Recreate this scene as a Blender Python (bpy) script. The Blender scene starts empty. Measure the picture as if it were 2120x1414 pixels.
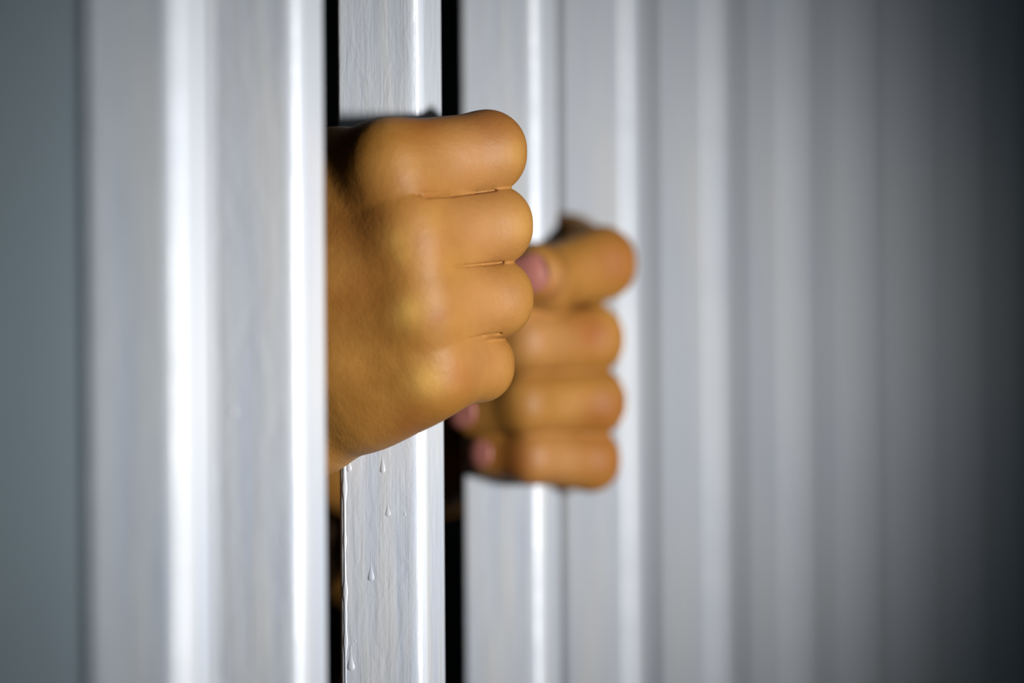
import bpy, bmesh, math, random
import numpy as np
from mathutils import Matrix, Vector

random.seed(4)
C = bpy.context.scene.collection
SC = bpy.context.scene

# ------------------------------------------------------------------ camera
W, HH = 2120, 1414
FPX = 11550.0                       # focal length in pixels of a 2120 wide frame
A = math.radians(14.0)              # angle between the optical axis and the row of bars
ROLL = 0.0065
EYE = 1.25                          # height of the lens
S = 0.0242                          # side of a bar
Z1 = 1.540                          # depth of the bar in focus
rvec = Vector((math.sin(A), -math.cos(A), 0))
fvec = Vector((math.cos(A), math.sin(A), 0))
zvec = Vector((0, 0, 1))
CR = rvec * math.cos(ROLL) - zvec * math.sin(ROLL)
CU = rvec * math.sin(ROLL) + zvec * math.cos(ROLL)
CAMPOS = -Z1 * fvec - rvec * ((812 - 1060) / FPX * Z1) + zvec * EYE
cam_data = bpy.data.cameras.new('camera')
cam = bpy.data.objects.new('camera', cam_data)
C.objects.link(cam)
M = Matrix((( CR.x, CU.x, -fvec.x, CAMPOS.x),
            ( CR.y, CU.y, -fvec.y, CAMPOS.y),
            ( CR.z, CU.z, -fvec.z, CAMPOS.z),
            (0, 0, 0, 1)))
cam.matrix_world = M
cam_data.sensor_width = 36
cam_data.lens = 36 * FPX / W
cam_data.clip_start = 0.02
cam_data.dof.use_dof = True
cam_data.dof.focus_distance = 1.522
cam_data.dof.aperture_fstop = 4.6
SC.camera = cam

# ------------------------------------------------------------------ light
world = bpy.data.worlds.new('world')
SC.world = world
world.use_nodes = True
bg = world.node_tree.nodes['Background']
bg.inputs[0].default_value = (0.55, 0.7, 1.0, 1)
bg.inputs[1].default_value = 0.05


def aim(o, p):
    d = Vector(p) - o.location
    o.rotation_euler = d.to_track_quat('-Z', 'Y').to_euler()


def spot(name, loc, target, power, angle, blend, size, color):
    d = bpy.data.lights.new(name, 'SPOT')
    d.energy = power
    d.spot_size = math.radians(angle)
    d.spot_blend = blend
    d.shadow_soft_size = size
    d.color = color
    o = bpy.data.objects.new(name, d)
    C.objects.link(o)
    o.location = loc
    aim(o, target)
    return o


def area(name, loc, target, power, sx, sy, color):
    d = bpy.data.lights.new(name, 'AREA')
    d.shape = 'RECTANGLE'
    d.size = sx
    d.size_y = sy
    d.energy = power
    d.color = color
    o = bpy.data.objects.new(name, d)
    C.objects.link(o)
    o.location = loc
    aim(o, target)
    return o


key = spot('corridor_lamp', (-0.63, -1.03, 1.222), (0.03, 0, 1.245), 112, 57, 1.0, 0.10, (1.0, 0.985, 0.96))
key.scale = (1.0, 0.31, 1.0)        # unseen lamp's beam squashed wide and low to fade the frame towards its edges
area('corridor_fill', (-1.2, -1.7, 1.6), (0.0, 0, 1.25), 2.0, 0.8, 0.8, (0.62, 0.92, 1.0))

SC.view_settings.view_transform = 'Standard'
SC.view_settings.look = 'None'
SC.view_settings.gamma = 1
SC.view_settings.use_curve_mapping = False
SC.view_settings.exposure = 0.0


# ------------------------------------------------------------------ materials
def mat(name, color, rough=0.5, metal=0.0, spec=0.5):
    m = bpy.data.materials.new(name)
    m.use_nodes = True
    b = m.node_tree.nodes['Principled BSDF']
    b.inputs['Base Color'].default_value = (*color, 1)
    b.inputs['Roughness'].default_value = rough
    b.inputs['Metallic'].default_value = metal
    b.inputs['Specular IOR Level'].default_value = spec
    return m


def N(m, t, **kw):
    n = m.node_tree.nodes.new(t)
    for k, v in kw.items():
        setattr(n, k, v)
    return n


def L(m, a, b):
    m.node_tree.links.new(a, b)


def paint_material(name, c1, c2, rough, bump):
    """enamel paint brushed on vertically: tint streaks and a low brush relief"""
    m = mat(name, c1, rough)
    b = m.node_tree.nodes['Principled BSDF']
    tc = N(m, 'ShaderNodeTexCoord')
    mp = N(m, 'ShaderNodeMapping')
    mp.inputs['Scale'].default_value = (160, 160, 9)
    L(m, tc.outputs['Object'], mp.inputs['Vector'])
    n1 = N(m, 'ShaderNodeTexNoise')
    n1.inputs['Scale'].default_value = 1.0
    n1.inputs['Detail'].default_value = 5
    n1.inputs['Roughness'].default_value = 0.55
    L(m, mp.outputs[0], n1.inputs['Vector'])
    mp2 = N(m, 'ShaderNodeMapping')
    mp2.inputs['Scale'].default_value = (700, 700, 26)
    L(m, tc.outputs['Object'], mp2.inputs['Vector'])
    n2 = N(m, 'ShaderNodeTexNoise')
    n2.inputs['Scale'].default_value = 1.0
    n2.inputs['Detail'].default_value = 3
    L(m, mp2.outputs[0], n2.inputs['Vector'])
    n3 = N(m, 'ShaderNodeTexNoise')
    n3.inputs['Scale'].default_value = 900
    n3.inputs['Detail'].default_value = 4
    L(m, tc.outputs['Object'], n3.inputs['Vector'])
    rp = N(m, 'ShaderNodeValToRGB')
    rp.color_ramp.elements[0].position = 0.36
    rp.color_ramp.elements[0].color = (*c1, 1)
    rp.color_ramp.elements[1].position = 0.64
    rp.color_ramp.elements[1].color = (*c2, 1)
    L(m, n1.outputs[0], rp.inputs[0])
    L(m, rp.outputs[0], b.inputs['Base Color'])
    a1 = N(m, 'ShaderNodeMath', operation='MULTIPLY_ADD')
    a1.inputs[1].default_value = 0.35
    L(m, n2.outputs[0], a1.inputs[0])
    L(m, n1.outputs[0], a1.inputs[2])
    a2 = N(m, 'ShaderNodeMath', operation='MULTIPLY_ADD')
    a2.inputs[1].default_value = 0.12
    L(m, n3.outputs[0], a2.inputs[0])
    L(m, a1.outputs[0], a2.inputs[2])
    bp = N(m, 'ShaderNodeBump')
    mp4 = N(m, 'ShaderNodeMapping')
    mp4.inputs['Scale'].default_value = (230, 230, 75)
    L(m, tc.outputs['Object'], mp4.inputs['Vector'])
    n4 = N(m, 'ShaderNodeTexNoise')
    n4.inputs['Scale'].default_value = 1.0
    n4.inputs['Detail'].default_value = 4
    n4.inputs['Distortion'].default_value = 0.6
    L(m, mp4.outputs[0], n4.inputs['Vector'])
    a4 = N(m, 'ShaderNodeMath', operation='MULTIPLY_ADD')
    a4.inputs[1].default_value = 0.8
    L(m, n4.outputs[0], a4.inputs[0])
    L(m, a2.outputs[0], a4.inputs[2])
    bp.inputs['Strength'].default_value = bump
    bp.inputs['Distance'].default_value = 0.0012
    L(m, a4.outputs[0], bp.inputs['Height'])
    L(m, bp.outputs[0], b.inputs['Normal'])
    return m


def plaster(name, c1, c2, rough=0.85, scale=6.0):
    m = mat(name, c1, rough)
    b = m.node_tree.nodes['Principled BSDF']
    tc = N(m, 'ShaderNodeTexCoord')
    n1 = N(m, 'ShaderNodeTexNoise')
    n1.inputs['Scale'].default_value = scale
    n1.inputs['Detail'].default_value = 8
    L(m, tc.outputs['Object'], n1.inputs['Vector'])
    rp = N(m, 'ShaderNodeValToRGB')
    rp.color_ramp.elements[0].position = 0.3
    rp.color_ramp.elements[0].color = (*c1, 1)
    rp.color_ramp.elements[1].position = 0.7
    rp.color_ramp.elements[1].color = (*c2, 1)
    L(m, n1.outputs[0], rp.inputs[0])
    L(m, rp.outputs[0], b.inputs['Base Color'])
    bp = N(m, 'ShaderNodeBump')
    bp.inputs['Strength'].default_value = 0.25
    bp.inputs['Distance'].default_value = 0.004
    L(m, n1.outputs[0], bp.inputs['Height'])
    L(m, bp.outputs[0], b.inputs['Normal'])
    return m


def skin_material():
    m = mat('skin', (0.5, 0.22, 0.05), 0.55, spec=0.3)
    b = m.node_tree.nodes['Principled BSDF']
    b.inputs['Subsurface Weight'].default_value = 0.12
    b.inputs['Subsurface Radius'].default_value = (1.0, 0.42, 0.12)
    b.inputs['Subsurface Scale'].default_value = 0.0016
    tc = N(m, 'ShaderNodeTexCoord')
    at = N(m, 'ShaderNodeAttribute', attribute_name='tone')
    sp = N(m, 'ShaderNodeSeparateColor')
    L(m, at.outputs['Color'], sp.inputs[0])
    n1 = N(m, 'ShaderNodeTexNoise')
    n1.inputs['Scale'].default_value = 75
    n1.inputs['Detail'].default_value = 5
    L(m, tc.outputs['Object'], n1.inputs['Vector'])
    rp = N(m, 'ShaderNodeValToRGB')
    rp.color_ramp.elements[0].position = 0.3
    rp.color_ramp.elements[0].color = (0.25, 0.104, 0.016, 1)
    rp.color_ramp.elements[1].position = 0.7
    rp.color_ramp.elements[1].color = (0.33, 0.153, 0.031, 1)
    L(m, n1.outputs[0], rp.inputs[0])
    col = rp.outputs[0]
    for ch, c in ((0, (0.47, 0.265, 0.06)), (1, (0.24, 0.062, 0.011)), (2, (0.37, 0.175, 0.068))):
        mx = N(m, 'ShaderNodeMix', data_type='RGBA')
        mx.inputs[7].default_value = (*c, 1)
        L(m, sp.outputs[ch], mx.inputs[0])
        L(m, col, mx.inputs[6])
        col = mx.outputs[2]
    L(m, col, b.inputs['Base Color'])
    # pores and fine skin lines
    v = N(m, 'ShaderNodeTexVoronoi', feature='DISTANCE_TO_EDGE')
    v.inputs['Scale'].default_value = 900
    L(m, tc.outputs['Object'], v.inputs['Vector'])
    n2 = N(m, 'ShaderNodeTexNoise')
    n2.inputs['Scale'].default_value = 420
    n2.inputs['Detail'].default_value = 4
    L(m, tc.outputs['Object'], n2.inputs['Vector'])
    a = N(m, 'ShaderNodeMath', operation='MULTIPLY_ADD')
    a.inputs[1].default_value = 0.6
    L(m, v.outputs[0], a.inputs[0])
    L(m, n2.outputs[0], a.inputs[2])
    bp = N(m, 'ShaderNodeBump')
    bp.inputs['Strength'].default_value = 0.22
    bp.inputs['Distance'].default_value = 0.0007
    mp = N(m, 'ShaderNodeMapping')
    mp.inputs['Rotation'].default_value = (0, 0.6, 0)
    mp.inputs['Scale'].default_value = (2600, 420, 420)
    L(m, tc.outputs['Object'], mp.inputs['Vector'])
    n3 = N(m, 'ShaderNodeTexNoise')
    n3.inputs['Scale'].default_value = 1.0
    n3.inputs['Detail'].default_value = 2
    L(m, mp.outputs[0], n3.inputs['Vector'])
    w = N(m, 'ShaderNodeMath', operation='MULTIPLY')
    L(m, n3.outputs[0], w.inputs[0])
    L(m, at.outputs['Alpha'], w.inputs[1])
    a3 = N(m, 'ShaderNodeMath', operation='MULTIPLY_ADD')
    a3.inputs[1].default_value = 1.6
    L(m, w.outputs[0], a3.inputs[0])
    L(m, a.outputs[0], a3.inputs[2])
    L(m, a3.outputs[0], bp.inputs['Height'])
    L(m, bp.outputs[0], b.inputs['Normal'])
    return m


def cloth(name, color):
    m = mat(name, color, 0.9, spec=0.1)
    b = m.node_tree.nodes['Principled BSDF']
    tc = N(m, 'ShaderNodeTexCoord')
    w = N(m, 'ShaderNodeTexNoise')
    w.inputs['Scale'].default_value = 260
    L(m, tc.outputs['Object'], w.inputs['Vector'])
    bp = N(m, 'ShaderNodeBump')
    bp.inputs['Strength'].default_value = 0.4
    bp.inputs['Distance'].default_value = 0.001
    L(m, w.outputs[0], bp.inputs['Height'])
    L(m, bp.outputs[0], b.inputs['Normal'])
    return m


M_BAR = paint_material('bar_paint', (0.495, 0.54, 0.625), (0.585, 0.595, 0.61), 0.34, 0.26)
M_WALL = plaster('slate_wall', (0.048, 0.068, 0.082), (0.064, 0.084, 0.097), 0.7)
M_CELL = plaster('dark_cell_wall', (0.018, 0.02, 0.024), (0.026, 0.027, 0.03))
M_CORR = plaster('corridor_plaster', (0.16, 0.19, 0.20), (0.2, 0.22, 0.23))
M_FLOOR = plaster('concrete_floor', (0.05, 0.055, 0.06), (0.08, 0.08, 0.085), 0.7, 3.0)
M_SKIN = skin_material()
M_NAIL = mat('nail', (0.34, 0.125, 0.10), 0.3)
M_SHIRT = cloth('shirt_cloth', (0.03, 0.016, 0.008))
M_TROUSER = cloth('trouser_cloth', (0.015, 0.016, 0.02))
M_SHOE = mat('shoe_leather', (0.012, 0.012, 0.012), 0.5)
M_HAIR = mat('hair', (0.01, 0.008, 0.006), 0.6)
M_EYE = mat('eye', (0.5, 0.48, 0.45), 0.2)


# ------------------------------------------------------------------ helpers
def tag(o, label=None, cat=None, group=None, kind=None):
    if label: o['label'] = label
    if cat: o['category'] = cat
    if group: o['group'] = group
    if kind: o['kind'] = kind


def mesh_obj(name, verts, faces, m, parent=None, smooth=True):
    me = bpy.data.meshes.new(name)
    me.from_pydata([tuple(map(float, v)) for v in verts], [], faces)
    me.update()
    if smooth:
        me.polygons.foreach_set('use_smooth', [True] * len(me.polygons))
    me.materials.append(m)
    o = bpy.data.objects.new(name, me)
    C.objects.link(o)
    if parent: o.parent = parent
    return o


def box(name, x0, x1, y0, y1, z0, z1, m, bevel=0.0):
    bm = bmesh.new()
    bmesh.ops.create_cube(bm, size=1)
    bmesh.ops.scale(bm, vec=(x1 - x0, y1 - y0, z1 - z0), verts=bm.verts)
    bmesh.ops.translate(bm, vec=((x0 + x1) / 2, (y0 + y1) / 2, (z0 + z1) / 2), verts=bm.verts)
    if bevel:
        bmesh.ops.bevel(bm, geom=[e for e in bm.edges], offset=bevel, segments=3, affect='EDGES', profile=0.5)
    me = bpy.data.meshes.new(name)
    bm.to_mesh(me)
    bm.free()
    me.materials.append(m)
    o = bpy.data.objects.new(name, me)
    C.objects.link(o)
    return o


def ray(u, v):
    return (fvec + CR * ((u - 1060) / FPX) + CU * ((707 - v) / FPX))


def x_on_row(u, y):
    """X where the ray of column u (mid height) meets the plane Y = y"""
    d = ray(u, 707)
    t = (y - CAMPOS.y) / d.y
    return CAMPOS.x + d.x * t


# ------------------------------------------------------------------ the setting
ROOM_X0, ROOM_X1 = -2.6, 1.75
ROOM_Y0, ROOM_Y1 = -2.2, 2.2
CEIL = 2.5
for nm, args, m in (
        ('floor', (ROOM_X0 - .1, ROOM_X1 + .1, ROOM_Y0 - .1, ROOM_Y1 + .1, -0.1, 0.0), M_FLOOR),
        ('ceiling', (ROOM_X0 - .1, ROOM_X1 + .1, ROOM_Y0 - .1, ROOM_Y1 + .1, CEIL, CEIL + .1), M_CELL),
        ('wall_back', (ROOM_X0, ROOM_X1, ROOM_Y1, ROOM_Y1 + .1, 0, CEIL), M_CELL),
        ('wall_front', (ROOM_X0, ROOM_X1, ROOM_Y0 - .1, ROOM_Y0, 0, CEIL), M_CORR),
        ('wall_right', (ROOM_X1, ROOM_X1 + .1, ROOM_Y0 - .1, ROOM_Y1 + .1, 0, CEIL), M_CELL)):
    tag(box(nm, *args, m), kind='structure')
WY = S / 2 + 0.002
WX = x_on_row(450, -S / 2) - S / 2
o = box('wall_left', ROOM_X0, WX, WY, 0.14, 0, CEIL, M_WALL, 0.006)
tag(o, kind='structure')


# ------------------------------------------------------------------ bars
def bar_mesh():
    h = S / 2
    pts = []
    for cx, cy, a0, r in ((1, 1, 0, .0036), (-1, 1, 90, .0014), (-1, -1, 180, .0036), (1, -1, 270, .0030)):
        x, y = cx * (h - r), cy * (h - r)
        seq = [-1.5] + list(np.linspace(0, 90, 9)) + [91.5]
        for a in seq:
            if a < 0 or a > 90:
                aa = math.radians(a0 + (0 if a < 0 else 90))
                ta = aa - math.pi / 2 if a < 0 else aa + math.pi / 2
                pts.append((x + r * math.cos(aa) + 0.0008 * math.cos(ta), y + r * math.sin(aa) + 0.0008 * math.sin(ta)))
            else:
                aa = math.radians(a0 + a)
                pts.append((x + r * math.cos(aa), y + r * math.sin(aa)))
    n = len(pts)
    zs = [0.0] + list(np.linspace(0.4, 2.1, 18)) + [CEIL]
    verts, faces = [], []
    for z in zs:
        for (x, y) in pts:
            verts.append((x, y, z))
    for k in range(len(zs) - 1):
        for i in range(n):
            j = (i + 1) % n
            faces.append((k * n + i, k * n + j, (k + 1) * n + j, (k + 1) * n + i))
    faces.append(tuple(range(n - 1, -1, -1)))
    faces.append(tuple((len(zs) - 1) * n + i for i in range(n)))
    return verts, faces


bv, bf = bar_mesh()
right_edges = [446, 678, 922, 1159, 1343, 1518, 1678, 1805, 1912, 2006, 2090, 2166]
bar_labels = [
    'very blurred pale steel bar between the slate wall and the nearest bar',
    'blurred white steel bar nearest the camera that hides the wrist of the near hand',
    'sharp white painted steel bar with paint drips gripped by the near hand',
    'soft focus white steel bar gripped by the far hand with the thumb showing',
    'white steel bar partly hidden behind the knuckles of the far hand',
    'blurred grey white bar, first one clear of the hands on the right',
    'blurred grey bar, second one clear of the hands on the right',
    'dim blurred grey bar, third one clear of the hands on the right',
    'dim slate grey bar, fourth one clear of the hands on the right',
    'dark blurred bar, fifth one clear of the hands on the right',
    'very dark blurred bar second from the right edge of the view',
    'darkest bar, last one of the row at the right edge']
BARS = []
bar_me = None
for i, (u, lab) in enumerate(zip(right_edges, bar_labels)):
    if bar_me is None:
        o = mesh_obj('prison_bar', bv, bf, M_BAR)
        bar_me = o.data
    else:
        o = BARS[0].copy()
        C.objects.link(o)
    X = x_on_row(u, -S / 2) - S / 2
    o.location = (X, 0, 0)
    tag(o, lab, 'bar', 'white prison bars in a row')
    BARS.append(o)
BARS[0].rotation_euler.z = math.radians(-4)
print('BAR X', [round(b.location.x, 4) for b in BARS])
XB1, XB2 = BARS[2].location.x, BARS[3].location.x


# paint drips that ran down the near face of a bar
def drip(parent, xbar, u, v_top, v_bot, w_px, name='paint_drip'):
    xf = xbar - S / 2

    def hit(u_, v_):
        d = ray(u_, v_)
        t = (xf - CAMPOS.x) / d.x
        return CAMPOS + d * t
    top, bot = hit(u, v_top), hit(u, v_bot)
    k = (bot - CAMPOS).length / FPX
    hw = w_px * k * 0.65
    ln = (top - bot).length
    rows, cols = 12, 8
    verts, faces = [], []
    for r in range(rows + 1):
        t = r / rows                                    # 0 at the top of the run
        w = hw * (0.28 + 0.72 * max(0, (t - 0.35) / 0.65) ** 1.5) if ln > 3 * hw else hw
        head = max(0.0, (t * ln - (ln - hw)) / hw)
        w *= math.sqrt(max(0.0, 1 - head * head))
        if r == 0: w *= 0.15
        elif t * ln < hw and ln <= 3 * hw: w *= math.sqrt(max(0.02, 1 - (1 - t * ln / hw) ** 2))
        zz = top.z + (bot.z - top.z) * t
        yy = top.y + (bot.y - top.y) * t
        for c in range(cols + 1):
            a = math.pi * c / cols
            verts.append((xf + 0.00015 - (0.30 * w + 0.00006) * math.sin(a) , yy - w * math.cos(a), zz))
    for r in range(rows):
        for c in range(cols):
            p = r * (cols + 1) + c
            faces.append((p, p + 1, p + cols + 2, p + cols + 1))
    verts = [(x - parent.location.x, y, z) for x, y, z in verts]
    return mesh_obj(name, verts, faces, M_BAR, parent)


for u, a, b_, w in ((722, 925, 978, 15), (792, 915, 981, 13), (803, 1018, 1071, 13), (768, 1140, 1205, 15),
                    (726, 1335, 1390, 20), (838, 1035, 1070, 8), (826, 908, 918, 5), (760, 1306, 1312, 5),
                    (828, 1214, 1221, 5), (820, 1230, 1237, 5), (740, 1160, 1166, 5), (824, 1140, 1146, 4),
                    (735, 1322, 1330, 6)):
    drip(BARS[2], XB1, u, a, b_, w)
for u, a, b_, w in ((482, 815, 862, 17), (592, 1080, 1125, 13)):
    drip(BARS[1], BARS[1].location.x, u, a, b_, w)


# the wavy bead of paint along the inner edge of the gripped bar
def paint_bead(parent, xbar, z0, z1):
    n, k = 120, 6
    verts, faces = [], []
    for i in range(n + 1):
        z = z0 + (z1 - z0) * i / n
        w = 0.00045 + 0.0003 * math.sin(z * 310) * math.sin(z * 133 + 1) + 0.00012 * math.sin(z * 900)
        for j in range(k + 1):
            a = math.pi * j / k
            verts.append((-S / 2 + 0.00012 - 0.00035 * math.sin(a), S / 2 - 0.0017 - w * math.cos(a), z))
    for i in range(n):
        for j in range(k):
            q = i * (k + 1) + j
            faces.append((q, q + 1, q + k + 2, q + k + 1))
    return mesh_obj('paint_bead', verts, faces, M_BAR, parent)


paint_bead(BARS[2], XB1, EYE - 0.16, EYE - 0.01)


# ------------------------------------------------------------------ distance field surfaces
def smin(a, b, k):
    h = np.clip(0.5 + 0.5 * (b - a) / k, 0, 1)
    return b * (1 - h) + a * h - k * h * (1 - h)


def smax(a, b, k):
    return -smin(-a, -b, k)


def rcone(P, a, b, ra, rb):
    a = np.asarray(a, np.float32); b = np.asarray(b, np.float32)
    ab = b - a
    q = P - a
    t = np.clip((q @ ab) / max(float(ab @ ab), 1e-9), 0, 1)
    d = q - t[:, None] * ab
    return np.sqrt((d * d).sum(1)) - (ra + t * (rb - ra))


def blade(P, a, b, ra, rb):
    """thin cut seven times as deep as it is wide"""
    a = np.asarray(a, np.float32); b = np.asarray(b, np.float32)
    ab = b - a
    q = P - a
    t = np.clip((q[:, :2] @ ab[:2]) / max(float(ab[:2] @ ab[:2]), 1e-9), 0, 1)
    d = q - t[:, None] * ab
    d[:, 2] = np.where(d[:, 2] > 0, d[:, 2] * 0.1, d[:, 2] * 0.9)
    return np.sqrt((d * d).sum(1)) - (ra + t * (rb - ra))


def ball(P, c, r):
    d = P - np.asarray(c, np.float32)
    return np.sqrt((d * d).sum(1)) - r


def ellipsoid(P, c, r):
    r = np.asarray(r, np.float32)
    q = (P - np.asarray(c, np.float32)) / r
    k0 = np.sqrt((q * q).sum(1))
    q2 = q / r
    k1 = np.sqrt((q2 * q2).sum(1)) + 1e-9
    return k0 * (k0 - 1) / k1


def rcone_flat(P, a, b, ra, rb, w):
    """tapered capsule whose section is stretched by w up and down (fingers pressed side by side)"""
    a = np.asarray(a, np.float32); b = np.asarray(b, np.float32)
    ab = b - a
    q = P - a
    t = np.clip((q @ ab) / max(float(ab @ ab), 1e-9), 0, 1)
    d = q - t[:, None] * ab
    y = np.abs(d[:, 1])
    d[:, 1] = np.where(y < 2 * w, y * y / (4 * w), y - w)
    return np.sqrt((d * d).sum(1)) - (ra - w + t * (rb - ra))


def chain(P, pts, rad, k, w=0.0):
    d = None
    for i in range(len(pts) - 1):
        e = rcone_flat(P, pts[i], pts[i + 1], rad[i], rad[i + 1], w) if w else rcone(P, pts[i], pts[i + 1], rad[i], rad[i + 1])
        d = e if d is None else smin(d, e, k)
    return d


def surface(sdf, lo, hi, h, project=True):
    """naive surface nets of sdf on a grid of pitch h, evaluated only near the surface"""
    lo = np.asarray(lo, np.float64); hi = np.asarray(hi, np.float64)
    F = 6
    nb = np.ceil((hi - lo) / (h * F)).astype(int)
    n = nb * F
    cc = [lo[i] + (np.arange(nb[i]) + 0.5) * h * F - 0.5 * h for i in range(3)]
    G = np.stack(np.meshgrid(*cc, indexing='ij'), -1).reshape(-1, 3).astype(np.float32)
    D = np.concatenate([sdf(g) for g in np.array_split(G, max(1, len(G) // 400000))]).reshape(nb)
    near = np.abs(D) < h * F * 1.05 + 1.2 * h
    V = np.repeat(np.repeat(np.repeat(D, F, 0), F, 1), F, 2).astype(np.float32)
    Mk = np.repeat(np.repeat(np.repeat(near, F, 0), F, 1), F, 2)
    idx = np.argwhere(Mk)
    P = (lo + idx * h).astype(np.float32)
    V[Mk] = np.concatenate([sdf(p) for p in np.array_split(P, max(1, len(P) // 400000))])
    s = V < 0
    cs = np.zeros(n - 1, np.int8)
    for dx in (0, 1):
        for dy in (0, 1):
            for dz in (0, 1):
                cs += s[dx:n[0] - 1 + dx, dy:n[1] - 1 + dy, dz:n[2] - 1 + dz]
    act = (cs > 0) & (cs < 8)
    cid = -np.ones(act.shape, np.int64)
    ci = np.argwhere(act)
    cid[act] = np.arange(len(ci))
    acc = np.zeros((len(ci), 3)); cnt = np.zeros(len(ci))
    for ax in range(3):
        o1, o2 = [i for i in range(3) if i != ax]
        for b1 in (0, 1):
            for b2 in (0, 1):
                p = ci.copy(); p[:, o1] += b1; p[:, o2] += b2
                q = p.copy(); q[:, ax] += 1
                va = V[p[:, 0], p[:, 1], p[:, 2]]; vb = V[q[:, 0], q[:, 1], q[:, 2]]
                m = (va < 0) != (vb < 0)
                t = np.where(m, va / np.where(m, va - vb, 1), 0)
                pos = p.astype(float)
                pos[:, ax] += t
                acc[m] += pos[m]; cnt[m] += 1
    verts = lo + acc / cnt[:, None] * h
    faces = []
    for ax in range(3):
        o1, o2 = (ax + 1) % 3, (ax + 2) % 3
        sl = [slice(None)] * 3; sr = [slice(None)] * 3
        sl[ax] = slice(0, -1); sr[ax] = slice(1, None)
        a = s[tuple(sl)]; b = s[tuple(sr)]
        e = np.argwhere(a != b)
        e = e[(e[:, o1] > 0) & (e[:, o2] > 0) & (e[:, o1] < n[o1] - 1) & (e[:, o2] < n[o2] - 1)]
        fl = a[e[:, 0], e[:, 1], e[:, 2]]
        q = []
        for d1, d2 in ((0, 0), (1, 0), (1, 1), (0, 1)):
            p = e.copy(); p[:, o1] -= 1 - d1; p[:, o2] -= 1 - d2
            q.append(cid[p[:, 0], p[:, 1], p[:, 2]])
        q = np.stack(q, 1)
        q[~fl] = q[~fl][:, ::-1]
        faces.append(q[(q >= 0).all(1)])
    faces = np.concatenate(faces)
    if project:
        vp = verts.astype(np.float32)
        e = 0.35 * h
        d0 = sdf(vp)
        g = np.stack([sdf(vp + np.float32(e) * np.eye(3, dtype=np.float32)[i]) - sdf(vp - np.float32(e) * np.eye(3, dtype=np.float32)[i]) for i in range(3)], 1) / (2 * e)
        gg = np.maximum((g * g).sum(1), 0.5)
        st = -(d0 / gg)[:, None] * g
        ln = np.sqrt((st * st).sum(1))
        st *= np.minimum(1, 0.5 * h / np.maximum(ln, 1e-9))[:, None]
        verts = verts + st
    return verts, faces


def cam_to_world(V, zref):
    """camera millimetres (right, up, towards the lens from depth zref) to metres in the world"""
    V = np.asarray(V, float) / 1000.0
    c = np.array(CAMPOS)[None] + np.array(CR)[None] * V[:, :1] + np.array(CU)[None] * V[:, 1:2] \
        + np.array(fvec)[None] * (zref - V[:, 2:3])
    return c


def world_to_cam(p, zref):
    d = Vector(p) - CAMPOS
    return np.array([d.dot(CR) * 1000, d.dot(CU) * 1000, (zref - d.dot(fvec)) * 1000])


class Frame:
    def __init__(self, xbar):
        c = Vector((xbar, 0, EYE)) - CAMPOS
        self.zref = c.dot(fvec)
        self.xc = c.dot(CR) * 1000
        self.xbar = xbar

    def p(self, u, v, z):
        """pixel and height z (mm towards the lens from the bar's axis)"""
        k = (self.zref * 1000 - z) / FPX
        return np.array([(u - 1060) * k, (707 - v) * k, z])

    def on(self, o, n, v):
        """o mm out of the cell and n mm towards the near side, from the bar's axis, at height of row v"""
        z = o * math.sin(A) + n * math.cos(A)
        return np.array([self.xc + o * math.cos(A) - n * math.sin(A), (707 - v) * (self.zref * 1000 - z) / FPX, z])


def nail_mesh(ip, tip, dorsal, r, width, length, off=1.0):
    """curved plate on the back of the last finger bone; returns verts, faces in camera mm"""
    ax = tip - ip
    ax = ax / np.linalg.norm(ax)
    dn = dorsal - ax * (dorsal @ ax)
    dn = dn / np.linalg.norm(dn)
    sd = np.cross(ax, dn)
    vs, fs = [], []
    nu, nv = 10, 12
    for lay in (0, 1):
        for i in range(nu + 1):
            for j in range(nv + 1):
                t = i / nu * 2 - 1
                s = j / nv * 2 - 1
                # rounded outline
                w = (1 - 0.30 * max(0, -t) ** 3 - 0.22 * max(0, t) ** 4)
                a = s * w * width / r / 2
                al = t * length / 2 * (1 - 0.16 * s * s)
                rr = r + (0.35 if lay == 0 else -0.5) - 0.5 * max(0, t) ** 2 - 0.1 * s * s
                drop = max(0.0, al) ** 2 / (2.6 * r)
                vs.append(tip + ax * (al + off) + (dn * math.cos(a) + sd * math.sin(a)) * (rr - drop))
    m = (nu + 1) * (nv + 1)
    for i in range(nu):
        for j in range(nv):
            p = i * (nv + 1) + j
            fs.append((p, p + 1, p + nv + 2, p + nv + 1))
            fs.append((m + p, m + p + nv + 1, m + p + nv + 2, m + p + 1))
    for i in range(nu):
        for j in (0, nv):
            p = i * (nv + 1) + j
            fs.append((p, p + nv + 1, m + p + nv + 1, m + p))
    for j in range(nv):
        for i in (0, nu):
            p = i * (nv + 1) + j
            fs.append((p, m + p, m + p + 1, p + 1))
    return vs, fs


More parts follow.
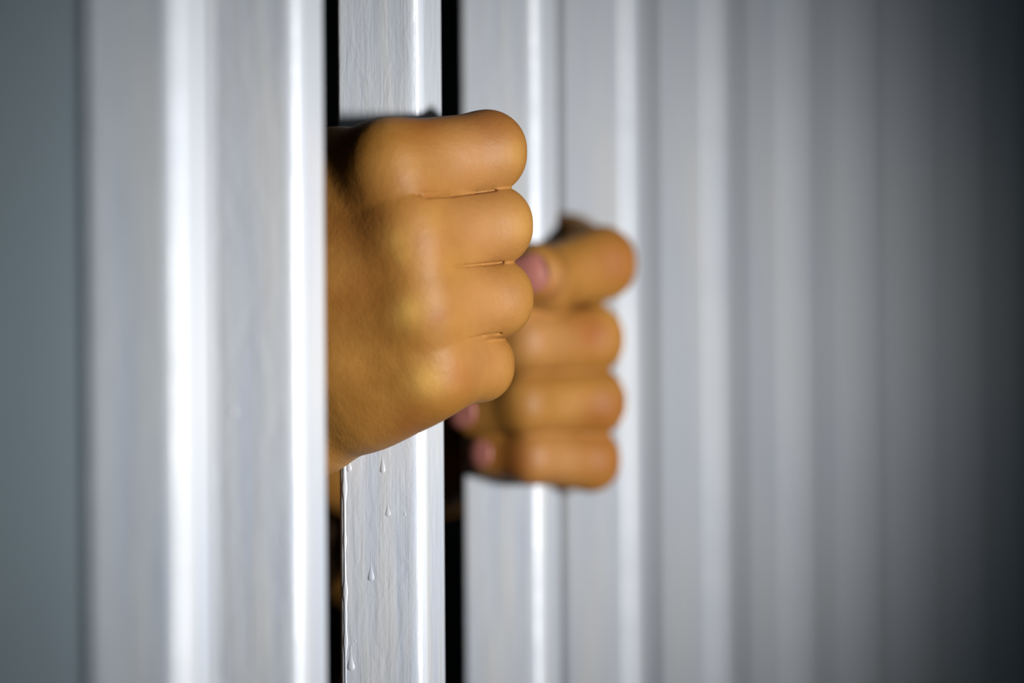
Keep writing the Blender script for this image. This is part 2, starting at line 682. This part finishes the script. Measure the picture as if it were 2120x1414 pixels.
def build_hand(fr, fingers, metas, thumb, forearm, pads, bumps, dents, creases, tones, h, kff=0.7, wrinkle=()):
    """one continuous hand and forearm; every argument in camera millimetres"""
    cuts, new = [], []

    def sdf(P):
        pal = None
        for pts, rad in metas:
            e = chain(P, pts, rad, 6)
            pal = e if pal is None else smin(pal, e, 15)
        for c, r in pads:
            pal = smin(pal, ellipsoid(P, c, r), 10)
        pal = smin(pal, chain(P, *thumb, 4), 7)
        pal = smin(pal, chain(P, *forearm, 12), 16)
        for c, r, k in bumps:
            pal = smin(pal, ball(P, c, r), k)
        fd = None
        for pts, rad in fingers:
            e = chain(P, pts, rad, 3.0, 0.7)
            fd = e if fd is None else smin(fd, e, kff)
        d = smin(pal, fd, 6.0)
        for c, r, k in dents:
            d = smax(d, -ball(P, c, r), k)
        for a, b, ra, rb, k in cuts:
            d = smax(d, -blade(P, a, b, ra, rb), k)
        # the flesh gives way to the steel it is pressed against
        xx = P[:, 0] - fr.xc
        o_ = np.abs(xx * math.cos(A) + P[:, 2] * math.sin(A))
        n_ = np.abs(P[:, 2] * math.cos(A) - xx * math.sin(A))
        d = smax(d, S * 500 + 0.7 - np.maximum(o_, n_), 1.2)
        return d.astype(np.float32)
    allp = np.array([p for pts, _ in fingers + metas + [thumb, forearm] for p in pts])
    lo, hi = allp.min(0) - 22, allp.max(0) + 22
    # press the folds between the fingers into the skin where they run on its surface
    for line, depth in creases:
        pts = []
        for (u, v, r) in line:
            zz = np.arange(70, -30, -0.2)
            col = np.array([fr.p(u, v, z) for z in zz], np.float32)
            hit = np.argmax(sdf(col) < 0)
            pts.append((col[hit] + np.array((0, 0, -depth * min(1, r / 0.3) + 0.6)), r))
        for (a, ra), (b, rb) in zip(pts[:-1], pts[1:]):
            new.append((a, b, ra, rb, 0.45))
    cuts.extend(new)
    v, f = surface(sdf, lo, hi, h)
    tone = np.zeros((len(v), 3))
    for ch, c, r, s in tones:
        d2 = (((v - c) * (1, 1, 0.35)) ** 2).sum(1)
        tone[:, ch] = np.maximum(tone[:, ch], s * np.exp(-d2 / (r * r)))
    wr = np.zeros(len(v))
    for c, r in wrinkle:
        wr = np.maximum(wr, np.exp(-((v - c) ** 2).sum(1) / (r * r)))
    return cam_to_world(v, fr.zref), f, np.concatenate([tone, wr[:, None]], 1)


# ------------------------------------------------------------------ right hand on the sharp bar
R = Frame(XB1)
p = R.p
r_index = ([p(800, 343, 37), p(1008, 315, 20), R.on(24, -13, 322), R.on(6, -22, 338)], [11.9, 10.9, 9.4, 7.8])
r_middle = ([p(846, 492, 39), p(1024, 467, 20), R.on(24, -14, 468), R.on(5, -22.5, 474)], [11.2, 10.4, 9.2, 7.7])
r_ring = ([p(866, 634, 38), p(1025, 618, 19), R.on(24, -13, 617), R.on(5, -22, 618)], [10.9, 10.4, 8.8, 7.5])
r_pinky = ([p(888, 776, 33), p(993, 756, 16), R.on(22, -10, 748), R.on(6, -20, 744)], [11.0, 9.5, 8.0, 7.0])
r_metas = [([p(800, 345, 36), p(690, 377, 23), p(380, 620, -4)], [11.8, 13.6, 12]),
           ([p(842, 492, 40), p(690, 550, 30), p(370, 700, 2)], [11.8, 13.0, 12]),
           ([p(864, 636, 39), p(690, 710, 28), p(370, 760, 0)], [11.4, 13.0, 12]),
           ([p(888, 774, 33), p(830, 800, 29), p(758, 826, 24), p(628, 864, 12), p(380, 850, -4)], [11.0, 11.9, 13.0, 16.0, 16]),
           ([p(880, 420, 22), p(900, 565, 22), p(920, 700, 20)], [8.0, 8.0, 8.0])]
r_elbow = Vector((-0.21, 0.29, 1.02))
r_wrist = p(270, 800, -4)
r_fore_end = r_wrist + (world_to_cam(r_elbow, R.zref) - r_wrist) * 0.62
r_forearm = ([p(360, 755, 2), r_wrist, r_fore_end], [21, 23, 34])
r_thumb = ([p(430, 690, 5), p(600, 500, -8), p(715, 420, -34), p(840, 415, -40)], [14, 11.5, 10, 8.2])
r_pads = [(p(525, 830, 8), (24, 17, 15)), (p(520, 630, 4), (24, 22, 15))]
r_bumps = []
r_dents = []
r_creases = [([(846, 399, .04), (885, 408, .28), (935, 405, .38), (985, 399, .32), (1026, 394, .26)], 2.0),
             ([(925, 552, .04), (965, 550, .28), (1000, 547, .34), (1042, 543, .26)], 2.0),
             ([(950, 706, .04), (1000, 695, .3), (1036, 690, .26)], 1.8)]
r_tones = [(0, p(822, 498, 50), 4.2, 0.7), (0, p(834, 525, 50), 3.2, 0.55), (0, p(846, 645, 49), 4.6, 0.85), (0, p(884, 785, 43), 5.0, 0.85),
           (0, p(905, 770, 40), 3.0, 0.5), (0, p(1062, 318, 26), 3.6, 0.5), (0, p(1080, 470, 26), 3.4, 0.4),
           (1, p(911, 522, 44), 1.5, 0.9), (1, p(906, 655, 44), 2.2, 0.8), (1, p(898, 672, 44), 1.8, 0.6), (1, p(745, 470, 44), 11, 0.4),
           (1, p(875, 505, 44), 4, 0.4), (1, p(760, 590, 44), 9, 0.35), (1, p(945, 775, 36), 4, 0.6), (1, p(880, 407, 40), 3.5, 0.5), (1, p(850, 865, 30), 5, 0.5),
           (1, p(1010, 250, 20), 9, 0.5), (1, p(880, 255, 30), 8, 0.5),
           (2, p(985, 330, 30), 11, 0.6), (2, p(1000, 470, 30), 11, 0.6), (2, p(1000, 620, 29), 10, 0.55), (2, p(985, 745, 25), 8, 0.5)]
r_wrinkle = [(p(1075, 330, 22), 6), (p(1085, 480, 22), 6), (p(1085, 610, 20), 7), (p(1045, 765, 18), 7)]
RV, RF, RT = build_hand(R, [r_index, r_middle, r_ring, r_pinky], r_metas, r_thumb, r_forearm, r_pads, r_bumps, r_dents, r_creases, r_tones, 0.5, wrinkle=r_wrinkle)

# ------------------------------------------------------------------ left hand on the next bar
Lf = Frame(XB2)
p = Lf.p
l_index = ([p(1172, 532, -33), p(1244, 545, 6), p(1128, 580, 23), p(1030, 606, 19)], [10.8, 10.6, 9.6, 7.9])
l_middle = ([p(1170, 670, -36), p(1224, 702, 6), p(1085, 708, 24), p(975, 722, 19)], [10.6, 9.9, 9.2, 7.9])
l_ring = ([p(1162, 815, -34), p(1229, 832, 6), p(1085, 836, 23), p(980, 852, 15)], [10.2, 9.7, 8.9, 7.6])
l_pinky = ([p(1155, 945, -28), p(1222, 952, 4), p(1098, 946, 20), p(1012, 939, 14)], [9.6, 9.0, 7.8, 7.1])
l_metas = [([p(1172, 528, -33), p(720, 900, -72)], [12.2, 12]),
           ([p(1168, 670, -36), p(720, 945, -78)], [12.0, 12]),
           ([p(1160, 815, -34), p(720, 990, -78)], [11.6, 12]),
           ([p(1150, 940, -28), p(725, 1030, -72)], [11.0, 12])]
l_elbow = Vector((XB2 + 0.22, 0.30, 0.98))
l_wrist = p(650, 1050, -95)
l_fore_end = l_wrist + (world_to_cam(l_elbow, Lf.zref) - l_wrist) * 0.62
l_forearm = ([p(715, 975, -74), l_wrist, l_fore_end], [21, 23, 34])
l_thumb = ([p(740, 800, -26), p(860, 655, 6), p(1005, 590, 30), p(1106, 564, 35)], [14, 11.5, 10.4, 8.8])
l_pads = [(p(800, 980, -26), (28, 15, 14)), (p(800, 780, -24), (28, 22, 14))]
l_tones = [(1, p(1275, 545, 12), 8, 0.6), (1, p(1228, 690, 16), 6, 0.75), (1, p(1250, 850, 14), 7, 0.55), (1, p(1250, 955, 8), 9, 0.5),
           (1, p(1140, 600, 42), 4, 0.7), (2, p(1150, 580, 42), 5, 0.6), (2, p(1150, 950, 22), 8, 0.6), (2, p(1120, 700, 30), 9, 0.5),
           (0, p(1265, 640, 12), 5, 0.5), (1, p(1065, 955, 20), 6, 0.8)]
LV, LF, LT = build_hand(Lf, [l_index, l_middle, l_ring, l_pinky], l_metas, l_thumb, l_forearm, l_pads, [], [], [], l_tones, 0.9)

# ------------------------------------------------------------------ the rest of the person, standing in the dark cell
PX, PY = (XB1 + XB2) / 2 + 0.0, 0.46
RS, LS = Vector((PX - 0.19, PY, 1.37)), Vector((PX + 0.19, PY, 1.37))


def arr(*v): return np.array(v, np.float32)


r_fw = cam_to_world([r_wrist * 0.45 + r_fore_end * 0.55], R.zref)[0]
l_fw = cam_to_world([l_wrist * 0.2 + Lf.p(715, 975, -74) * 0.8], Lf.zref)[0]
HEADC = arr(PX, PY - 0.03, 1.63)


def body_sdf(P):
    hc = HEADC
    d = ellipsoid(P, hc + arr(0, 0.012, 0.03), (0.076, 0.094, 0.085))
    d = smin(d, ellipsoid(P, hc + arr(0, -0.022, -0.045), (0.058, 0.066, 0.075)), 0.03)
    d = smin(d, rcone(P, hc + arr(0, -0.092, 0.008), hc + arr(0, -0.108, -0.028), 0.008, 0.013), 0.012)      # nose
    d = smin(d, ellipsoid(P, hc + arr(0, -0.086, -0.066), (0.024, 0.010, 0.009)), 0.008)                    # lips
    d = smin(d, ellipsoid(P, hc + arr(0, -0.078, -0.105), (0.022, 0.016, 0.016)), 0.02)                     # chin
    for s in (-1, 1):
        d = smax(d, -ball(P, hc + arr(s * 0.031, -0.098, 0.008), 0.016), 0.014)                              # eye socket
        d = smin(d, ellipsoid(P, hc + arr(s * 0.078, 0.012, -0.012), (0.010, 0.018, 0.032)), 0.006)          # ear
        d = smin(d, rcone(P, hc + arr(s * 0.014, -0.092, 0.030), hc + arr(s * 0.050, -0.082, 0.030), 0.007, 0.006), 0.012)
    d = smin(d, rcone(P, hc + arr(0, 0.02, -0.06), arr(PX, PY + 0.01, 1.40), 0.056, 0.062), 0.03)            # neck
    d = smin(d, ellipsoid(P, arr(PX, PY, 1.22), (0.165, 0.10, 0.22)), 0.05)
    d = smin(d, ellipsoid(P, arr(PX, PY, 0.98), (0.15, 0.10, 0.16)), 0.06)
    for s, sh, el, fw in ((-1, RS, r_elbow, r_fw), (1, LS, l_elbow, l_fw)):
        d = smin(d, rcone(P, arr(*sh), arr(*el), 0.052, 0.040), 0.05)
        d = smin(d, rcone(P, arr(*el), arr(*fw), 0.041, 0.030), 0.02)
        d = smin(d, rcone(P, arr(PX + s * 0.085, PY, 0.92), arr(PX + s * 0.10, PY - 0.01, 0.50), 0.082, 0.055), 0.03)
        d = smin(d, rcone(P, arr(PX + s * 0.10, PY - 0.01, 0.50), arr(PX + s * 0.11, PY + 0.02, 0.10), 0.056, 0.036), 0.03)
        d = smin(d, rcone(P, arr(PX + s * 0.11, PY + 0.03, 0.05), arr(PX + s * 0.13, PY - 0.14, 0.035), 0.034, 0.026), 0.03)
    return d.astype(np.float32)


BV, BF = surface(body_sdf, (PX - 0.45, PY - 0.36, 0.0), (PX + 0.45, PY + 0.2, 1.78), 0.009)

vs = np.concatenate([RV, LV, BV])
fs = np.concatenate([RF, LF + len(RV), BF + len(RV) + len(LV)])
tn = np.concatenate([RT, LT, np.zeros((len(BV), 4))])
me = bpy.data.meshes.new('person')
me.vertices.add(len(vs))
me.vertices.foreach_set('co', vs.astype(np.float32).ravel())
me.loops.add(fs.size)
me.loops.foreach_set('vertex_index', fs.astype(np.int32).ravel())
me.polygons.add(len(fs))
me.polygons.foreach_set('loop_start', (np.arange(len(fs)) * 4).astype(np.int32))
me.polygons.foreach_set('use_smooth', np.ones(len(fs), bool))
me.update(calc_edges=True)
me.validate()
ca = me.color_attributes.new('tone', 'FLOAT_COLOR', 'POINT')
ca.data.foreach_set('color', tn.astype(np.float32).ravel())
me.materials.append(M_SKIN)
person = bpy.data.objects.new('person', me)
C.objects.link(person)
tag(person, 'person in the dark cell gripping two white bars with both bare hands', 'person')
print('PERSON verts', len(vs))


def nail(fr, finger, dorsal, wf=1.35, lf=1.5, off=1.0):
    pts, rad = finger
    v, f = nail_mesh(pts[-2] * 0.25 + pts[-1] * 0.75, pts[-1] + 0 * pts[-1], np.asarray(dorsal, float), rad[-1], rad[-1] * wf, rad[-1] * lf, off)
    o = mesh_obj('fingernail', cam_to_world(np.array(v), fr.zref), f, M_NAIL, person)
    return o


def dors(pts):
    """dorsal side of the last bone: away from the flexion side"""
    a = pts[-1] - pts[-2]
    b = pts[-2] - pts[-3]
    n = b - a * (b @ a) / (a @ a)
    return n


for fg in (r_index, r_middle, r_ring, r_pinky):
    nail(R, fg, dors(fg[0]))
nail(R, r_thumb, (0, 0.3, -1))
for fg in (l_index, l_middle, l_ring):
    nail(Lf, fg, dors(fg[0]))
nail(Lf, l_pinky, (-0.25, 0, 1), 1.2, 1.2, 0.0)
nail(Lf, l_thumb, (0.1, 0.05, 1), 1.4, 1.4, 0.6)


def shell(name, sdf, lo, hi, h, m):
    v, f = surface(sdf, lo, hi, h)
    return mesh_obj(name, v, [tuple(map(int, q)) for q in f], m, person)


def shirt_sdf(P):
    d = ellipsoid(P, arr(PX, PY, 1.22), (0.185, 0.122, 0.24))
    d = smin(d, ellipsoid(P, arr(PX, PY, 1.00), (0.172, 0.122, 0.18)), 0.06)
    d = smin(d, rcone(P, arr(*RS), arr(*LS), 0.068, 0.068), 0.05)
    d = smax(d, -rcone(P, arr(PX, PY - 0.01, 1.44), arr(PX, PY - 0.05, 1.62), 0.068, 0.08), 0.01)
    for sh, el, fw in ((RS, r_elbow, r_fw), (LS, l_elbow, l_fw)):
        d = smin(d, rcone(P, arr(*sh), arr(*el), 0.066, 0.054), 0.04)
        d = smin(d, rcone(P, arr(*el), arr(*fw), 0.054, 0.044), 0.02)
    d = smax(d, 0.88 - P[:, 2], 0.01)
    return (d + 0.0022 * np.sin(P[:, 2] * 70 + np.sin(P[:, 0] * 30) * 2)).astype(np.float32)


def trouser_sdf(P):
    d = ellipsoid(P, arr(PX, PY, 0.93), (0.165, 0.115, 0.12))
    for s in (-1, 1):
        d = smin(d, rcone(P, arr(PX + s * 0.085, PY, 0.90), arr(PX + s * 0.10, PY - 0.01, 0.50), 0.098, 0.072), 0.03)
        d = smin(d, rcone(P, arr(PX + s * 0.10, PY - 0.01, 0.50), arr(PX + s * 0.11, PY + 0.02, 0.10), 0.073, 0.060), 0.03)
    d = smax(d, 0.06 - P[:, 2], 0.005)
    return d.astype(np.float32)


def hair_sdf(P):
    d = ellipsoid(P, HEADC + arr(0, 0.018, 0.036), (0.083, 0.100, 0.089))
    return smax(d, -ellipsoid(P, HEADC + arr(0, -0.10, -0.035), (0.10, 0.095, 0.10)), 0.01).astype(np.float32)


shell('shirt', shirt_sdf, (PX - 0.45, PY - 0.40, 0.84), (PX + 0.45, PY + 0.2, 1.52), 0.009, M_SHIRT)
shell('trousers', trouser_sdf, (PX - 0.3, PY - 0.2, 0.02), (PX + 0.3, PY + 0.2, 1.08), 0.010, M_TROUSER)
shell('hair', hair_sdf, (PX - 0.12, PY - 0.16, 1.5), (PX + 0.12, PY + 0.14, 1.8), 0.006, M_HAIR)
for s in (-1, 1):
    def shoe_sdf(P, s=s):
        d = rcone(P, arr(PX + s * 0.11, PY + 0.035, 0.045), arr(PX + s * 0.133, PY - 0.15, 0.030), 0.046, 0.040)
        d = smin(d, rcone(P, arr(PX + s * 0.11, PY + 0.03, 0.05), arr(PX + s * 0.11, PY + 0.03, 0.09), 0.046, 0.044), 0.02)
        return smax(d, 0.002 - P[:, 2], 0.004).astype(np.float32)
    shell('shoe', shoe_sdf, (PX + s * 0.12 - 0.1, PY - 0.24, -0.02), (PX + s * 0.12 + 0.1, PY + 0.12, 0.17), 0.006, M_SHOE)
    v, f = surface(lambda P, s=s: ball(P, HEADC + arr(s * 0.031, -0.078, 0.008), 0.0125).astype(np.float32),
                   HEADC + arr(s * 0.031 - 0.02, -0.1, -0.02), HEADC + arr(s * 0.031 + 0.02, -0.05, 0.04), 0.003)
    mesh_obj('eye', v, [tuple(map(int, q)) for q in f], M_EYE, person)
